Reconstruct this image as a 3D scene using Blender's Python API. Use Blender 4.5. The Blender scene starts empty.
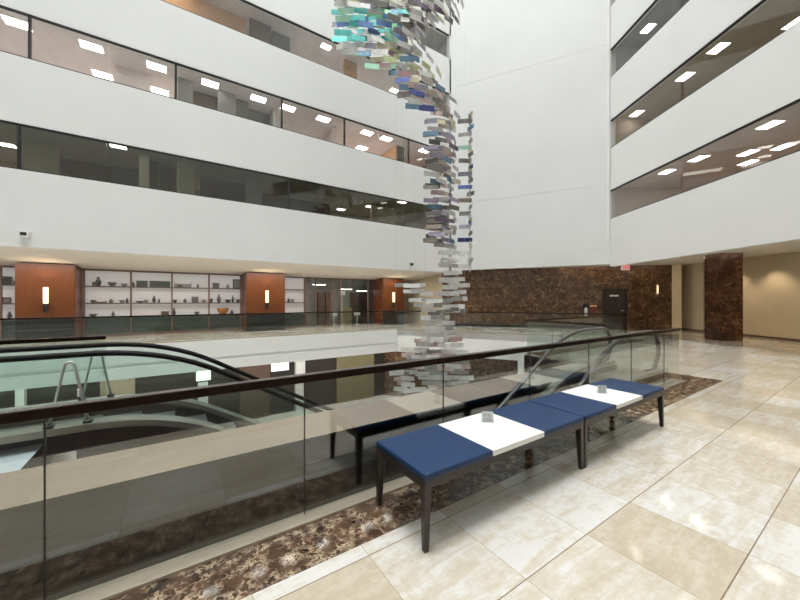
import bpy, bmesh, math, random
from mathutils import Vector, Matrix
random.seed(7)
S = bpy.context.scene
COL = S.collection
F = 337.0
H = 1.6
CA, SA = 0.83, 0.5577            # camera heading: forward = (SA, CA), right = (CA, -SA)


def W(X, Y):                     # metres right of / ahead of the viewpoint -> world x, y
    return (CA * X + SA * Y, -SA * X + CA * Y)


def at_z(u, v, z):               # where the line of sight meets a level z
    Y = (H - z) * F / (v - 300.0)
    return W((u - 400) / F * Y, Y)


def at_y(u, v, y):               # where it meets the plane y = const
    x = (u - 400) / F
    Y = y / (CA - SA * x)
    a = W(x * Y, Y)
    return (a[0], a[1], H - (v - 300) / F * Y)


# ------------------------------------------------------------------ mesh helper
class MB:
    def __init__(self):
        self.v, self.f, self.m = [], [], []

    def add(self, vs, fs, M=None, mi=0):
        n = len(self.v)
        for p in vs:
            p = Vector(p)
            self.v.append(tuple(M @ p) if M else tuple(p))
        for f in fs:
            self.f.append([i + n for i in f])
            self.m.append(mi)
        return self

    def box(self, x0, y0, z0, x1, y1, z1, M=None, mi=0):
        vs = [(x0, y0, z0), (x1, y0, z0), (x1, y1, z0), (x0, y1, z0), (x0, y0, z1), (x1, y0, z1), (x1, y1, z1), (x0, y1, z1)]
        fs = [(3, 2, 1, 0), (4, 5, 6, 7), (0, 1, 5, 4), (1, 2, 6, 5), (2, 3, 7, 6), (3, 0, 4, 7)]
        return self.add(vs, fs, M, mi)

    def prism(self, poly, z0, z1, M=None, mi=0):
        a = sum(poly[i][0] * poly[(i + 1) % len(poly)][1] - poly[(i + 1) % len(poly)][0] * poly[i][1] for i in range(len(poly)))
        if a < 0:
            poly = poly[::-1]
        n = len(poly)
        vs = [(p[0], p[1], z0) for p in poly] + [(p[0], p[1], z1) for p in poly]
        fs = [list(range(n))[::-1], list(range(n, 2 * n))] + [(i, (i + 1) % n, n + (i + 1) % n, n + i) for i in range(n)]
        return self.add(vs, fs, M, mi)

    def wall(self, p, q, z0, z1, th, M=None, mi=0):   # upright slab from p to q, thickness to the right-hand side of p->q
        d = Vector((q[0] - p[0], q[1] - p[1])).normalized()
        n = Vector((d.y, -d.x)) * th
        return self.prism([p, q, (q[0] + n.x, q[1] + n.y), (p[0] + n.x, p[1] + n.y)], z0, z1, M, mi)

    def tube(self, pts, r, n=10, ry=None, cap=True, M=None, taper=None):
        pts = [Vector(p) for p in pts]
        base = len(self.v)
        ry = ry or r
        rings = []
        up = Vector((0, 1, 0)) if all(abs(p.y - pts[0].y) < 1e-6 for p in pts) else Vector((0, 0, 1))
        for i, p in enumerate(pts):
            d = (pts[min(i + 1, len(pts) - 1)] - pts[max(i - 1, 0)]).normalized()
            s = up
            if abs(d.dot(s)) > .95:
                s = Vector((1, 0, 0))
            a = d.cross(s).normalized()
            b = a.cross(d).normalized()
            k = 1 if not taper else taper[i]
            rings.append([p + (a * math.cos(2 * math.pi * j / n) * r + b * math.sin(2 * math.pi * j / n) * ry) * k for j in range(n)])
        vs = [q for rg in rings for q in rg]
        fs = []
        for i in range(len(pts) - 1):
            for j in range(n):
                fs.append((i * n + j, i * n + (j + 1) % n, (i + 1) * n + (j + 1) % n, (i + 1) * n + j))
        if cap:
            fs.append(list(range(n))[::-1])
            fs.append(list(range((len(pts) - 1) * n, len(pts) * n)))
        return self.add(vs, fs, M)

    def lathe(self, prof, n=14, M=None):   # prof = [(r, z)]
        vs = [(r * math.cos(2 * math.pi * j / n), r * math.sin(2 * math.pi * j / n), z) for r, z in prof for j in range(n)]
        fs = [(i * n + j, i * n + (j + 1) % n, (i + 1) * n + (j + 1) % n, (i + 1) * n + j) for i in range(len(prof) - 1) for j in range(n)]
        fs.append(list(range(n))[::-1])
        fs.append(list(range((len(prof) - 1) * n, len(prof) * n)))
        return self.add(vs, fs, M)

    def build(self, name, mat, parent=None, bevel=0, seg=2, smooth=False, loc=None):
        me = bpy.data.meshes.new(name)
        me.from_pydata(self.v, [], self.f)
        mats = mat if isinstance(mat, (list, tuple)) else [mat]
        for m in mats:
            me.materials.append(m)
        for p, mi in zip(me.polygons, self.m):
            p.material_index = mi
        bm = bmesh.new()
        bm.from_mesh(me)
        bmesh.ops.recalc_face_normals(bm, faces=bm.faces)
        if bevel:
            bmesh.ops.bevel(bm, geom=list(bm.edges), offset=bevel, segments=seg, profile=.6, affect='EDGES', clamp_overlap=True)
        bm.to_mesh(me)
        bm.free()
        if smooth:
            for p in me.polygons:
                p.use_smooth = True
        o = bpy.data.objects.new(name, me)
        COL.objects.link(o)
        if parent:
            o.parent = parent
        if loc:
            o.location = loc
        return o


def tag(o, label, cat, group=None):
    o['label'] = label
    o['category'] = cat
    if group:
        o['group'] = group
    return o


def empty(name, loc=(0, 0, 0), rz=0):
    o = bpy.data.objects.new(name, None)
    o.empty_display_size = .1
    o.location = loc
    o.rotation_euler = (0, 0, rz)
    COL.objects.link(o)
    return o


def struct(o):
    o['kind'] = 'structure'
    return o


def copy_tree(o, parent=None):
    c = o.copy()
    COL.objects.link(c)
    if parent:
        c.parent = parent
    for ch in list(o.children):
        copy_tree(ch, c)
    return c


ORD = ['first', 'second', 'third', 'fourth', 'fifth', 'sixth', 'seventh', 'eighth', 'ninth', 'tenth', 'eleventh', 'twelfth', 'thirteenth']


# ------------------------------------------------------------------ materials
def srgb(r, g, b):
    f = lambda c: ((c / 255) / 12.92 if c / 255 < .04045 else (((c / 255) + .055) / 1.055) ** 2.4)
    return (f(r), f(g), f(b), 1)


def newmat(name):
    m = bpy.data.materials.new(name)
    m.use_nodes = True
    nt = m.node_tree
    return m, nt, nt.nodes, nt.links, nt.nodes['Principled BSDF']


def plain(name, col, rough=.5, metal=0, spec=.5, noise=.06, scale=3, bump=0):
    m, nt, N, L, B = newmat(name)
    tc = N.new('ShaderNodeTexCoord')
    nz = N.new('ShaderNodeTexNoise')
    nz.inputs['Scale'].default_value = scale
    nz.inputs['Detail'].default_value = 4
    L.new(tc.outputs['Object'], nz.inputs['Vector'])
    mr = N.new('ShaderNodeMapRange')
    mr.inputs['From Min'].default_value = .3
    mr.inputs['From Max'].default_value = .7
    mr.inputs['To Min'].default_value = 1 - noise
    mr.inputs['To Max'].default_value = 1 + noise
    L.new(nz.outputs['Fac'], mr.inputs['Value'])
    mx = N.new('ShaderNodeVectorMath')
    mx.operation = 'SCALE'
    mx.inputs[0].default_value = col[:3]
    L.new(mr.outputs[0], mx.inputs['Scale'])
    L.new(mx.outputs[0], B.inputs['Base Color'])
    B.inputs['Roughness'].default_value = rough
    B.inputs['Metallic'].default_value = metal
    B.inputs['Specular IOR Level'].default_value = spec
    if bump:
        bp = N.new('ShaderNodeBump')
        bp.inputs['Strength'].default_value = bump
        bp.inputs['Distance'].default_value = .002
        nz2 = N.new('ShaderNodeTexNoise')
        nz2.inputs['Scale'].default_value = 260
        L.new(tc.outputs['Object'], nz2.inputs['Vector'])
        L.new(nz2.outputs['Fac'], bp.inputs['Height'])
        L.new(bp.outputs[0], B.inputs['Normal'])
    return m


def emis(name, col, strength):
    m, nt, N, L, B = newmat(name)
    B.inputs['Base Color'].default_value = (col[0] * .7, col[1] * .7, col[2] * .7, 1)
    B.inputs['Emission Color'].default_value = col
    B.inputs['Emission Strength'].default_value = strength
    return m


def glass(name, tint=(.9, .95, .92), ior=1.5, rough=0.0):
    m, nt, N, L, B = newmat(name)
    N.remove(B)
    out = N['Material Output']
    tr = N.new('ShaderNodeBsdfTransparent')
    tr.inputs[0].default_value = (*tint, 1)
    gl = N.new('ShaderNodeBsdfGlossy')
    gl.inputs['Color'].default_value = (1, 1, 1, 1)
    gl.inputs['Roughness'].default_value = rough
    fr = N.new('ShaderNodeFresnel')
    fr.inputs['IOR'].default_value = ior
    # same reflection from both sides of the pane
    ge = N.new('ShaderNodeNewGeometry')
    mi = N.new('ShaderNodeMix')
    mi.data_type = 'FLOAT'
    mi.inputs['A'].default_value = ior
    mi.inputs['B'].default_value = 1 / ior
    L.new(ge.outputs['Backfacing'], mi.inputs['Factor'])
    L.new(mi.outputs['Result'], fr.inputs['IOR'])
    # Fresnel node already flips for back faces, so feed 1/ior there to undo it
    mx = N.new('ShaderNodeMixShader')
    L.new(fr.outputs[0], mx.inputs[0])
    L.new(tr.outputs[0], mx.inputs[1])
    L.new(gl.outputs[0], mx.inputs[2])
    L.new(mx.outputs[0], out.inputs['Surface'])
    return m


def tile_mat():
    m, nt, N, L, B = newmat('travertine_tile')
    tc = N.new('ShaderNodeTexCoord')
    mp = N.new('ShaderNodeMapping')
    T = .662
    mp.inputs['Location'].default_value = (-2.34 / T + 40, -1.861 / T + 40, 0)
    mp.inputs['Scale'].default_value = (1 / T, 1 / T, 1)
    L.new(tc.outputs['Object'], mp.inputs['Vector'])
    sx = N.new('ShaderNodeSeparateXYZ')
    L.new(mp.outputs[0], sx.inputs[0])

    def math_(op, a, b=None, c=None):
        n = N.new('ShaderNodeMath')
        n.operation = op
        for i, x in enumerate((a, b, c)):
            if x is None:
                continue
            if isinstance(x, (int, float)):
                n.inputs[i].default_value = x
            else:
                L.new(x, n.inputs[i])
        return n.outputs[0]
    fx, fy = math_('FLOOR', sx.outputs[0]), math_('FLOOR', sx.outputs[1])
    cb = N.new('ShaderNodeCombineXYZ')
    L.new(fx, cb.inputs[0])
    L.new(fy, cb.inputs[1])
    wn = N.new('ShaderNodeTexWhiteNoise')
    wn.noise_dimensions = '3D'
    L.new(cb.outputs[0], wn.inputs['Vector'])
    # veins: noise stretched along x, shifted per tile
    off = N.new('ShaderNodeVectorMath')
    off.operation = 'SCALE'
    off.inputs['Scale'].default_value = 13
    L.new(wn.outputs['Color'], off.inputs[0])
    ad = N.new('ShaderNodeVectorMath')
    ad.operation = 'ADD'
    L.new(tc.outputs['Object'], ad.inputs[0])
    L.new(off.outputs[0], ad.inputs[1])
    st = N.new('ShaderNodeMapping')
    st.inputs['Scale'].default_value = (1.6, 9.0, 1)
    L.new(ad.outputs[0], st.inputs['Vector'])
    n1 = N.new('ShaderNodeTexNoise')
    n1.inputs['Scale'].default_value = 1.3
    n1.inputs['Detail'].default_value = 7
    n1.inputs['Roughness'].default_value = .62
    n1.inputs['Distortion'].default_value = .6
    L.new(st.outputs[0], n1.inputs['Vector'])
    n2 = N.new('ShaderNodeTexNoise')
    n2.inputs['Scale'].default_value = 16
    n2.inputs['Detail'].default_value = 6
    n2.inputs['Roughness'].default_value = .7
    L.new(ad.outputs[0], n2.inputs['Vector'])
    cr = N.new('ShaderNodeValToRGB')
    cr.color_ramp.elements[0].position = 0
    cr.color_ramp.elements[0].color = srgb(182, 170, 148)
    cr.color_ramp.elements[1].position = 1
    cr.color_ramp.elements[1].color = srgb(208, 206, 201)
    e = cr.color_ramp.elements.new(.5)
    e.color = srgb(194, 185, 168)
    e = cr.color_ramp.elements.new(.75)
    e.color = srgb(200, 194, 182)
    k = math_('MULTIPLY_ADD', n1.outputs['Fac'], 2.0, -1.0)
    k = math_('ADD', k, math_('MULTIPLY_ADD', wn.outputs['Value'], .85, .07))
    k2 = math_('MULTIPLY_ADD', n2.outputs['Fac'], 1.5, -.75)
    k = math_('ADD', k, k2)
    L.new(k, cr.inputs[0])
    # joints
    px, py = math_('FRACT', sx.outputs[0]), math_('FRACT', sx.outputs[1])
    dx = math_('MINIMUM', px, math_('SUBTRACT', 1, px))
    dy = math_('MINIMUM', py, math_('SUBTRACT', 1, py))
    jx = math_('LESS_THAN', dx, .0034)
    jy = math_('LESS_THAN', dy, .0052)
    m1 = N.new('ShaderNodeMix')
    m1.data_type = 'RGBA'
    m1.inputs['B'].default_value = srgb(165, 148, 122)
    L.new(jx, m1.inputs['Factor'])
    L.new(cr.outputs[0], m1.inputs['A'])
    m2 = N.new('ShaderNodeMix')
    m2.data_type = 'RGBA'
    m2.inputs['B'].default_value = srgb(128, 110, 90)
    L.new(jy, m2.inputs['Factor'])
    L.new(m1.outputs['Result'], m2.inputs['A'])
    L.new(m2.outputs['Result'], B.inputs['Base Color'])
    rr = math_('MULTIPLY_ADD', n2.outputs['Fac'], .10, .025)
    L.new(rr, B.inputs['Roughness'])
    B.inputs['Specular IOR Level'].default_value = .5
    return m


def marble(name, scale, vein_w, base0, base1, vein, rough=.08, joints=False):
    m, nt, N, L, B = newmat(name)
    tc = N.new('ShaderNodeTexCoord')
    nz = N.new('ShaderNodeTexNoise')
    nz.inputs['Scale'].default_value = scale * .45
    nz.inputs['Detail'].default_value = 6
    nz.inputs['Roughness'].default_value = .65
    L.new(tc.outputs['Object'], nz.inputs['Vector'])
    mx = N.new('ShaderNodeMix')
    mx.data_type = 'RGBA'
    mx.inputs['Factor'].default_value = .28
    L.new(tc.outputs['Object'], mx.inputs['A'])
    L.new(nz.outputs['Color'], mx.inputs['B'])
    vo = N.new('ShaderNodeTexVoronoi')
    vo.feature = 'DISTANCE_TO_EDGE'
    vo.inputs['Scale'].default_value = scale
    L.new(mx.outputs['Result'], vo.inputs['Vector'])
    vr = N.new('ShaderNodeMapRange')
    vr.inputs['From Min'].default_value = 0
    vr.inputs['From Max'].default_value = vein_w
    vr.inputs['To Min'].default_value = 1
    vr.inputs['To Max'].default_value = 0
    L.new(vo.outputs['Distance'], vr.inputs['Value'])
    n3 = N.new('ShaderNodeTexNoise')
    n3.inputs['Scale'].default_value = scale * .6
    n3.inputs['Detail'].default_value = 5
    L.new(tc.outputs['Object'], n3.inputs['Vector'])
    gate = N.new('ShaderNodeMapRange')
    gate.inputs['From Min'].default_value = .42
    gate.inputs['From Max'].default_value = .62
    L.new(n3.outputs['Fac'], gate.inputs['Value'])
    mu = N.new('ShaderNodeMath')
    mu.operation = 'MULTIPLY'
    L.new(vr.outputs[0], mu.inputs[0])
    L.new(gate.outputs[0], mu.inputs[1])
    cr = N.new('ShaderNodeValToRGB')
    cr.color_ramp.elements[0].position = .32
    cr.color_ramp.elements[0].color = base0
    cr.color_ramp.elements[1].position = .68
    cr.color_ramp.elements[1].color = base1
    L.new(nz.outputs['Fac'], cr.inputs[0])
    fin = N.new('ShaderNodeMix')
    fin.data_type = 'RGBA'
    fin.inputs['B'].default_value = vein
    L.new(mu.outputs[0], fin.inputs['Factor'])
    L.new(cr.outputs[0], fin.inputs['A'])
    res = fin.outputs['Result']
    if joints:
        sx = N.new('ShaderNodeSeparateXYZ')
        L.new(tc.outputs['Object'], sx.inputs[0])
        md = N.new('ShaderNodeMath')
        md.operation = 'PINGPONG'
        md.inputs[1].default_value = .575
        L.new(sx.outputs[2], md.inputs[0])
        lt = N.new('ShaderNodeMath')
        lt.operation = 'LESS_THAN'
        lt.inputs[1].default_value = .012
        L.new(md.outputs[0], lt.inputs[0])
        f2 = N.new('ShaderNodeMix')
        f2.data_type = 'RGBA'
        f2.inputs['B'].default_value = srgb(40, 25, 18)
        L.new(lt.outputs[0], f2.inputs['Factor'])
        L.new(res, f2.inputs['A'])
        res = f2.outputs['Result']
    L.new(res, B.inputs['Base Color'])
    B.inputs['Roughness'].default_value = rough
    return m


def wood_mat(name, c0, c1):
    m, nt, N, L, B = newmat(name)
    tc = N.new('ShaderNodeTexCoord')
    mp = N.new('ShaderNodeMapping')
    mp.inputs['Scale'].default_value = (14, 14, .9)
    L.new(tc.outputs['Object'], mp.inputs['Vector'])
    nz = N.new('ShaderNodeTexNoise')
    nz.inputs['Scale'].default_value = 1.5
    nz.inputs['Detail'].default_value = 5
    L.new(mp.outputs[0], nz.inputs['Vector'])
    cr = N.new('ShaderNodeValToRGB')
    cr.color_ramp.elements[0].position = .3
    cr.color_ramp.elements[0].color = c0
    cr.color_ramp.elements[1].position = .7
    cr.color_ramp.elements[1].color = c1
    L.new(nz.outputs['Fac'], cr.inputs[0])
    L.new(cr.outputs[0], B.inputs['Base Color'])
    B.inputs['Roughness'].default_value = .35
    return m


M = {}
M['white'] = plain('white_paint', srgb(231, 232, 231), .7, noise=.015, scale=.6)
M['white2'] = plain('white_fascia_paint', srgb(230, 230, 227), .6, noise=.015, scale=.6)
M['white_dimmed'] = plain('white_paint_dimmed', srgb(220, 221, 221), .7, noise=.015, scale=.6)  # end-wall copy of the white paint, darkened to offset its strong light
M['soffit'] = plain('soffit_paint', srgb(226, 222, 214), .8, noise=.02)
M['beige'] = plain('beige_paint', srgb(204, 190, 162), .75, noise=.03)
M['tile'] = tile_mat()
M['border'] = marble('brown_floor_marble', 17, .17, srgb(42, 29, 21), srgb(102, 76, 57), srgb(196, 174, 146), .05)
M['marble'] = marble('brown_wall_marble', 5.0, .09, srgb(58, 38, 26), srgb(108, 80, 56), srgb(158, 126, 90), .16, True)
M['column'] = marble('dark_column_marble', 5.5, .08, srgb(48, 28, 19), srgb(96, 62, 42), srgb(140, 104, 74), .16, True)
M['bronze'] = plain('bronze_rail', srgb(42, 28, 21), .16, .35)
M['shoe'] = plain('metal_shoe', srgb(176, 164, 146), .35, .3)
M['rail_glass'] = glass('railing_glass', (.85, .88, .87), 1.86)
M['rail_glass_far'] = glass('far_railing_glass', (.92, .955, .945), 1.5)
M['esc_glass'] = glass('escalator_glass', (.90, .955, .94), 1.4)
M['win_glass'] = glass('window_glass', (.92, .93, .92), 1.45)
M['win_glass_dark'] = glass('tinted_window_glass', (.80, .82, .79), 1.5)
M['store_glass'] = glass('storefront_glass', (.88, .9, .9), 1.45)
M['seal'] = plain('dark_joint_seal', srgb(30, 30, 28), .4)
M['black'] = plain('black_metal', srgb(24, 22, 21), .4)
M['rubber'] = plain('black_rubber', srgb(12, 11, 10), .6, spec=.2)
M['rubber_sheen'] = plain('black_rubber_sheen', srgb(74, 72, 70), .3)  # black rubber with its grey sheen put into the colour
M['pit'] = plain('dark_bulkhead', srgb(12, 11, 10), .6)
M['clad'] = plain('dark_bronze_cladding', srgb(46, 26, 18), .12, .2)
M['steel'] = plain('brushed_steel', srgb(160, 156, 148), .3, .7)
M['step'] = plain('step_metal', srgb(110, 110, 116), .35, .6)
M['alu'] = plain('aluminium', srgb(185, 188, 186), .3, .7)
M['blue'] = plain('blue_vinyl', srgb(22, 50, 86), .45, spec=.35, noise=.05, scale=20, bump=.25)
M['table_white'] = plain('white_laminate', srgb(240, 239, 234), .3, noise=.01)
M['frame'] = plain('dark_bench_frame', srgb(58, 50, 46), .32, .35)
M['orange'] = wood_mat('orange_wood_panel', srgb(88, 46, 17), srgb(103, 56, 23))
M['wood_dark'] = wood_mat('dark_wood', srgb(84, 44, 24), srgb(100, 54, 30))
M['lamp'] = emis('lamp_white', (1, .94, .90, 1), 11)
M['lamp_warm'] = emis('lamp_warm', (1, .80, .55, 1), 6)
M['carpet'] = plain('dark_carpet', srgb(52, 42, 36), .95, noise=.15, scale=14)
M['taupe'] = plain('taupe_stone', srgb(150, 132, 114), .25, noise=.1, scale=1.2)
M['pale_floor'] = plain('pale_blue_stone', srgb(196, 208, 212), .2)
M['sconce'] = emis('sconce_glow', (1, .78, .42, 1), 2.0)
M['backlit'] = emis('backlit_panel', (1, .90, .86, 1), .30)
M['sign_face'] = emis('sign_face', (1, .50, .48, 1), .34)
M['red'] = emis('sign_letters', (1, .04, .06, 1), .5)
M['office_pink'] = plain('office_pink_paint', srgb(216, 206, 202), .8)
M['office_grey'] = plain('office_grey_paint', srgb(150, 148, 143), .8)
M['office_dark'] = plain('office_dark_paint', srgb(104, 104, 97), .7)
M['office_tan'] = plain('office_tan_paint', srgb(170, 152, 130), .8)
M['office_warm'] = plain('office_warm_paint', srgb(214, 168, 122), .8)
M['office_cream'] = plain('office_cream_panel', srgb(190, 184, 164), .8)
M['office_brown'] = plain('office_brown_panel', srgb(104, 82, 70), .6)
M['office_ceil'] = plain('office_ceiling', srgb(228, 222, 219), .85)
M['office_floor'] = plain('pale_bounce_floor', srgb(224, 218, 215), .9)  # pale tint chosen to throw light back up
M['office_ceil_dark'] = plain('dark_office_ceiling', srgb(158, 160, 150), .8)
M['office_ceil_olive'] = plain('olive_office_ceiling', srgb(196, 188, 168), .8)
M['dark_store'] = plain('dark_storefront', srgb(52, 44, 40), .3)
M['olive'] = plain('olive_wall', srgb(134, 126, 92), .7)
M['lower_floor'] = plain('lower_floor_stone', srgb(226, 224, 216), .15)
M['door'] = plain('dark_door_paint', srgb(46, 40, 34), .45)
M['grey_mid'] = plain('grey_item', srgb(112, 106, 104), .5)
M['grey_dark'] = plain('dark_grey_item', srgb(82, 78, 76), .5)
M['grey_light'] = plain('pale_item', srgb(170, 160, 156), .5)
M['item_orange'] = plain('orange_item', srgb(206, 140, 70), .5)
M['item_brown'] = plain('brown_item', srgb(120, 88, 76), .5)
M['green_dark'] = plain('dark_green_panel', srgb(74, 80, 74), .4)
M['plastic_white'] = plain('white_plastic', srgb(225, 224, 220), .4)
M['red_paint'] = plain('red_paint', srgb(104, 40, 30), .4)
M['acrylic'] = glass('clear_acrylic', (.93, .94, .94), 1.45)
M['card'] = plain('paper_card', srgb(225, 224, 220), .7)
M['print'] = plain('grey_print', srgb(196, 196, 194), .7)

# ------------------------------------------------------------------ plan
C0 = Vector((14.02, 15.3))
C1 = Vector((18.15, 8.14))
RT = Vector((-.518, -.855))          # along the wall on the right, coming towards us
RN = Vector((RT.y * -1, RT.x))       # outward normal
RN = Vector((.855, -.518))
C2 = C1 + RT * 18.0
E0 = Vector((10.07, 15.3))           # corner of the floor opening
E1 = Vector((15.38, 6.1))
YL = 15.3
BANDS = [(5.66, 7.10), (9.18, 10.60), (12.70, 14.15), (16.25, 17.7)]
TOP = 90.0  # well stretched far upward, out of view, to even the skylight

# floors
b = MB()
for poly in ([(-20, .0), (30, .0), (30, 2.5), (-20, 2.5)],
             [(7.4, 2.5), (30, 2.5), (30, 3.83), (7.4, 3.83)],
             [(7.4, 3.83), (30, 3.83), (30, 4.63), (7.4, 4.63)],
             [(8.43, 4.63), (30, 4.63), (30, 6.1), (8.43, 6.1)],
             [tuple(E1), (30, 6.1), (30, 24), (E0.x, 24), tuple(E0)],
             [(-20, 15.3), (E0.x, 15.3), (E0.x, 24), (-20, 24)],
             [(-20, 6.95), (-16, 6.95), (-16, 15.3), (-20, 15.3)]):
    b.prism(poly, -.3, 0)
struct(b.build('floor', M['tile']))
struct(MB().box(-20, 2.3, -4.7, 30, 24, -4.5).build('floor', M['lower_floor']))

struct(MB().box(-20, -12, -.3, 30, 0, 0).build('floor', M['carpet']))
struct(MB().box(-20, 3.83, -.3, 7.4, 4.63, 0).build('floor', M['taupe']))
struct(MB().box(-20, 4.63, -.3, -1.2, 6.95, 0).build('floor', M['pale_floor']))
# brown marble border strips set into the floor
b = MB()
b.box(-20, 1.97, -.001, 9.04, 2.36, .004)
b.box(8.45, 2.36, -.001, 9.04, 2.44, .004)
b.box(8.45, 2.44, -.001, 9.04, 3.1, .004)
struct(b.build('trim_1', M['border']))
b = MB()
b.box(8.43, 3.95, -.001, 8.88, 6.1, .004)
b.box(8.43, 5.65, -.001, 15.6, 6.1, .004)
dE = (E1 - E0).normalized()
nE = Vector((-dE.y, dE.x)) * .45
b.prism([tuple(E0), tuple(E1), tuple(E1 + nE), tuple(E0 + nE)], -.001, .004)
b.box(-16, 15.3, -.001, 10.1, 15.75, .004)
struct(b.build('trim_2', M['border']))

# slab edges around the openings
b = MB()
b.box(-16, 15.24, -.66, E0.x, 15.5, .0)
b.box(-16, 15.30, -.78, E0.x, 15.5, -.66)
b.box(-16, 15.20, -1.17, E0.x, 15.5, -.78)
struct(b.build('trim_3', M['white2']))
b = MB()
b.wall(tuple(E1), tuple(E0), -1.2, 0, .25)
pB = E0 + dE * 6.25
b.wall(tuple(E1), tuple(pB), -4.5, -1.2, .25)
struct(b.build('wall_opening_end', M['white2']))
b = MB()
b.box(8.43, 3.83, -4.5, 8.6, 6.1, 0)
b.box(8.43, 5.95, -1.2, 15.3, 6.1, 0)
struct(b.build('trim_4', M['white2']))
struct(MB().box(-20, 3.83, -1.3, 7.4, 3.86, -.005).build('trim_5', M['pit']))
struct(MB().box(-20, 4.60, -1.3, 8.43, 4.63, -.005).build('trim_6', M['white2']))
struct(MB().box(-1.23, 4.63, -1.3, -1.2, 6.95, -.005).build('trim_7', M['white2']))
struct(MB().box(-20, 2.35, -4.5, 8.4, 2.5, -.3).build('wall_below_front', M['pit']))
# lower level: ceiling and shopfront wall
b = MB()
b.box(-16, 15.5, -1.2, 14, 19, -1.17)
b.prism([tuple(E0 + nE * .5), tuple(E1 + nE * .5), tuple(E1 + nE * 9), tuple(E0 + nE * 9)], -1.2, -1.17)
struct(b.build('ceiling', M['soffit']))
struct(MB().box(-16, 18.6, -4.5, 14, 18.8, -1.17).build('wall_lower_back', M['dark_store']))
q0, q1 = E0 + nE * 6, E1 + nE * 6
struct(MB().wall(tuple(q1), tuple(q0 - dE * 3), -4.5, -1.17, .2).build('wall_lower_end', M['marble']))

# ---- upper walls
b = MB()
z = 3.27
for lo, hi in BANDS:
    b.box(-16, YL, z, C0.x, YL + .25, lo)
    z = hi
b.box(-16, YL, z, C0.x, YL + .25, TOP)
b.box(13.9, YL, 3.27, C0.x, YL + .25, TOP)
struct(b.build('wall_left', M['white']))
b = MB()
for z0, z1 in ((3.4, 7.39), (7.405, 14.46), (14.475, 21), (21, TOP)):
    b.wall(tuple(C0), tuple(C1), z0, z1, -.3)
    b.wall(tuple(C0 + (C1 - C0) * .002), tuple(C1), z0, z1 + .015, -.31)
o = b
dC = (C1 - C0).normalized()
nC = Vector((-dC.y, dC.x))           # outward
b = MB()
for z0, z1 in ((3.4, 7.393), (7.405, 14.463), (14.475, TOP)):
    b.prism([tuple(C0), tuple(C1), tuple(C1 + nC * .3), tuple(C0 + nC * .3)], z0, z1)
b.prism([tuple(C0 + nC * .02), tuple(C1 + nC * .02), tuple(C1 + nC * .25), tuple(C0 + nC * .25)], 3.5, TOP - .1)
struct(b.build('wall_back', M['white_dimmed']))
b = MB()
z = 3.27
for lo, hi in BANDS:
    b.prism([tuple(C1), tuple(C2), tuple(C2 + RN * .25), tuple(C1 + RN * .25)], z, lo)
    z = hi
b.prism([tuple(C1), tuple(C2), tuple(C2 + RN * .25), tuple(C1 + RN * .25)], z, TOP)
b.prism([tuple(C1 - RT * .25), tuple(C1), tuple(C1 + RN * .3), tuple(C1 - RT * .25 + RN * .3)], 3.5, TOP)
struct(b.build('wall_right', M['white']))
# narrow upright cover strip on the corner
pc = C1 - RT * .0 - dC * .16 - nC * .06
struct(MB().prism([tuple(C1 - dC * .13), tuple(C1 + RN * -.05), tuple(C1 + RN * -.05 - nC * .05), tuple(C1 - dC * .13 - nC * .06)], 4.7, TOP).build('trim_8', M['white2']))
struct(MB().box(-16.2, -12, -4.5, -16, 24, TOP).build('wall_side', M['white']))
b = MB()
b.box(-16, -7.5, 0, 30, -7.25, TOP)
struct(b.build('wall_rear', M['white2']))

# soffits and slabs
b = MB()
for x0, x1 in ((-16, 14.3),):
    b.add([(x0, YL + .25, 3.3), (x1, YL + .25, 3.3), (x1, 19.5, 2.95), (x0, 19.5, 2.95), (x0, YL + .25, 3.5), (x1, YL + .25, 3.5), (x1, 19.5, 3.5), (x0, 19.5, 3.5)],
          [(3, 2, 1, 0), (4, 5, 6, 7), (0, 1, 5, 4), (1, 2, 6, 5), (2, 3, 7, 6), (3, 0, 4, 7)])
b.box(-16, 19.5, 3.3, 14.3, 21.5, 3.6)
struct(b.build('ceiling', M['soffit']))
b = MB()
b.prism([tuple(C0 + nC * .31), tuple(C1 + nC * .31), tuple(C1 + RN * .26), tuple(C2 + RN * .26), (30, C2.y), (30, 24), (14.4, 24)], 3.45, 3.6)
struct(b.build('ceiling', M['soffit']))

# offices behind the glazing of the far wall
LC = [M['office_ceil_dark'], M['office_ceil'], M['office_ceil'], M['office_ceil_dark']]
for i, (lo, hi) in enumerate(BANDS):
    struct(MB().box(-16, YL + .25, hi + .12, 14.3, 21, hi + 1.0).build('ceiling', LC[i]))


def office_wall(x0, x1, lo, hi, y0, y1, mat):
    struct(MB().box(x0, y0, lo - 1.0, x1, y1, hi + .12).build('wall_office', mat))


back = {0: [(-16, -2.9, 'office_brown'), (-2.9, 3, 'office_dark'), (3, 8, 'office_brown'), (8, 14.3, 'office_dark')],
        1: [(-16, .07, 'office_pink'), (.07, 4, 'office_grey'), (4, 7.03, 'office_pink'), (7.03, 10.9, 'office_pink'), (10.9, 14.3, 'office_warm')],
        2: [(-16, 3.0, 'office_warm'), (3.0, 14.3, 'office_grey')],
        3: [(-16, 14.3, 'office_grey')]}
for i, (lo, hi) in enumerate(BANDS):
    for x0, x1, mn in back[i]:
        office_wall(x0, x1, lo, hi, 20.3, 20.5, M[mn])
for i, xs in {1: [(.0, .14, 'office_pink'), (3.92, 4.06, 'office_grey'), (7.0, 7.1, 'office_pink'), (10.86, 10.98, 'office_warm')],
              2: [(3.0, 3.5, 'office_brown'), (3.5, 3.6, 'office_grey')]}.items():
    lo, hi = BANDS[i]
    for x0, x1, mn in xs:
        office_wall(x0, x1, lo, hi, 16.6, 20.3, M[mn])
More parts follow.
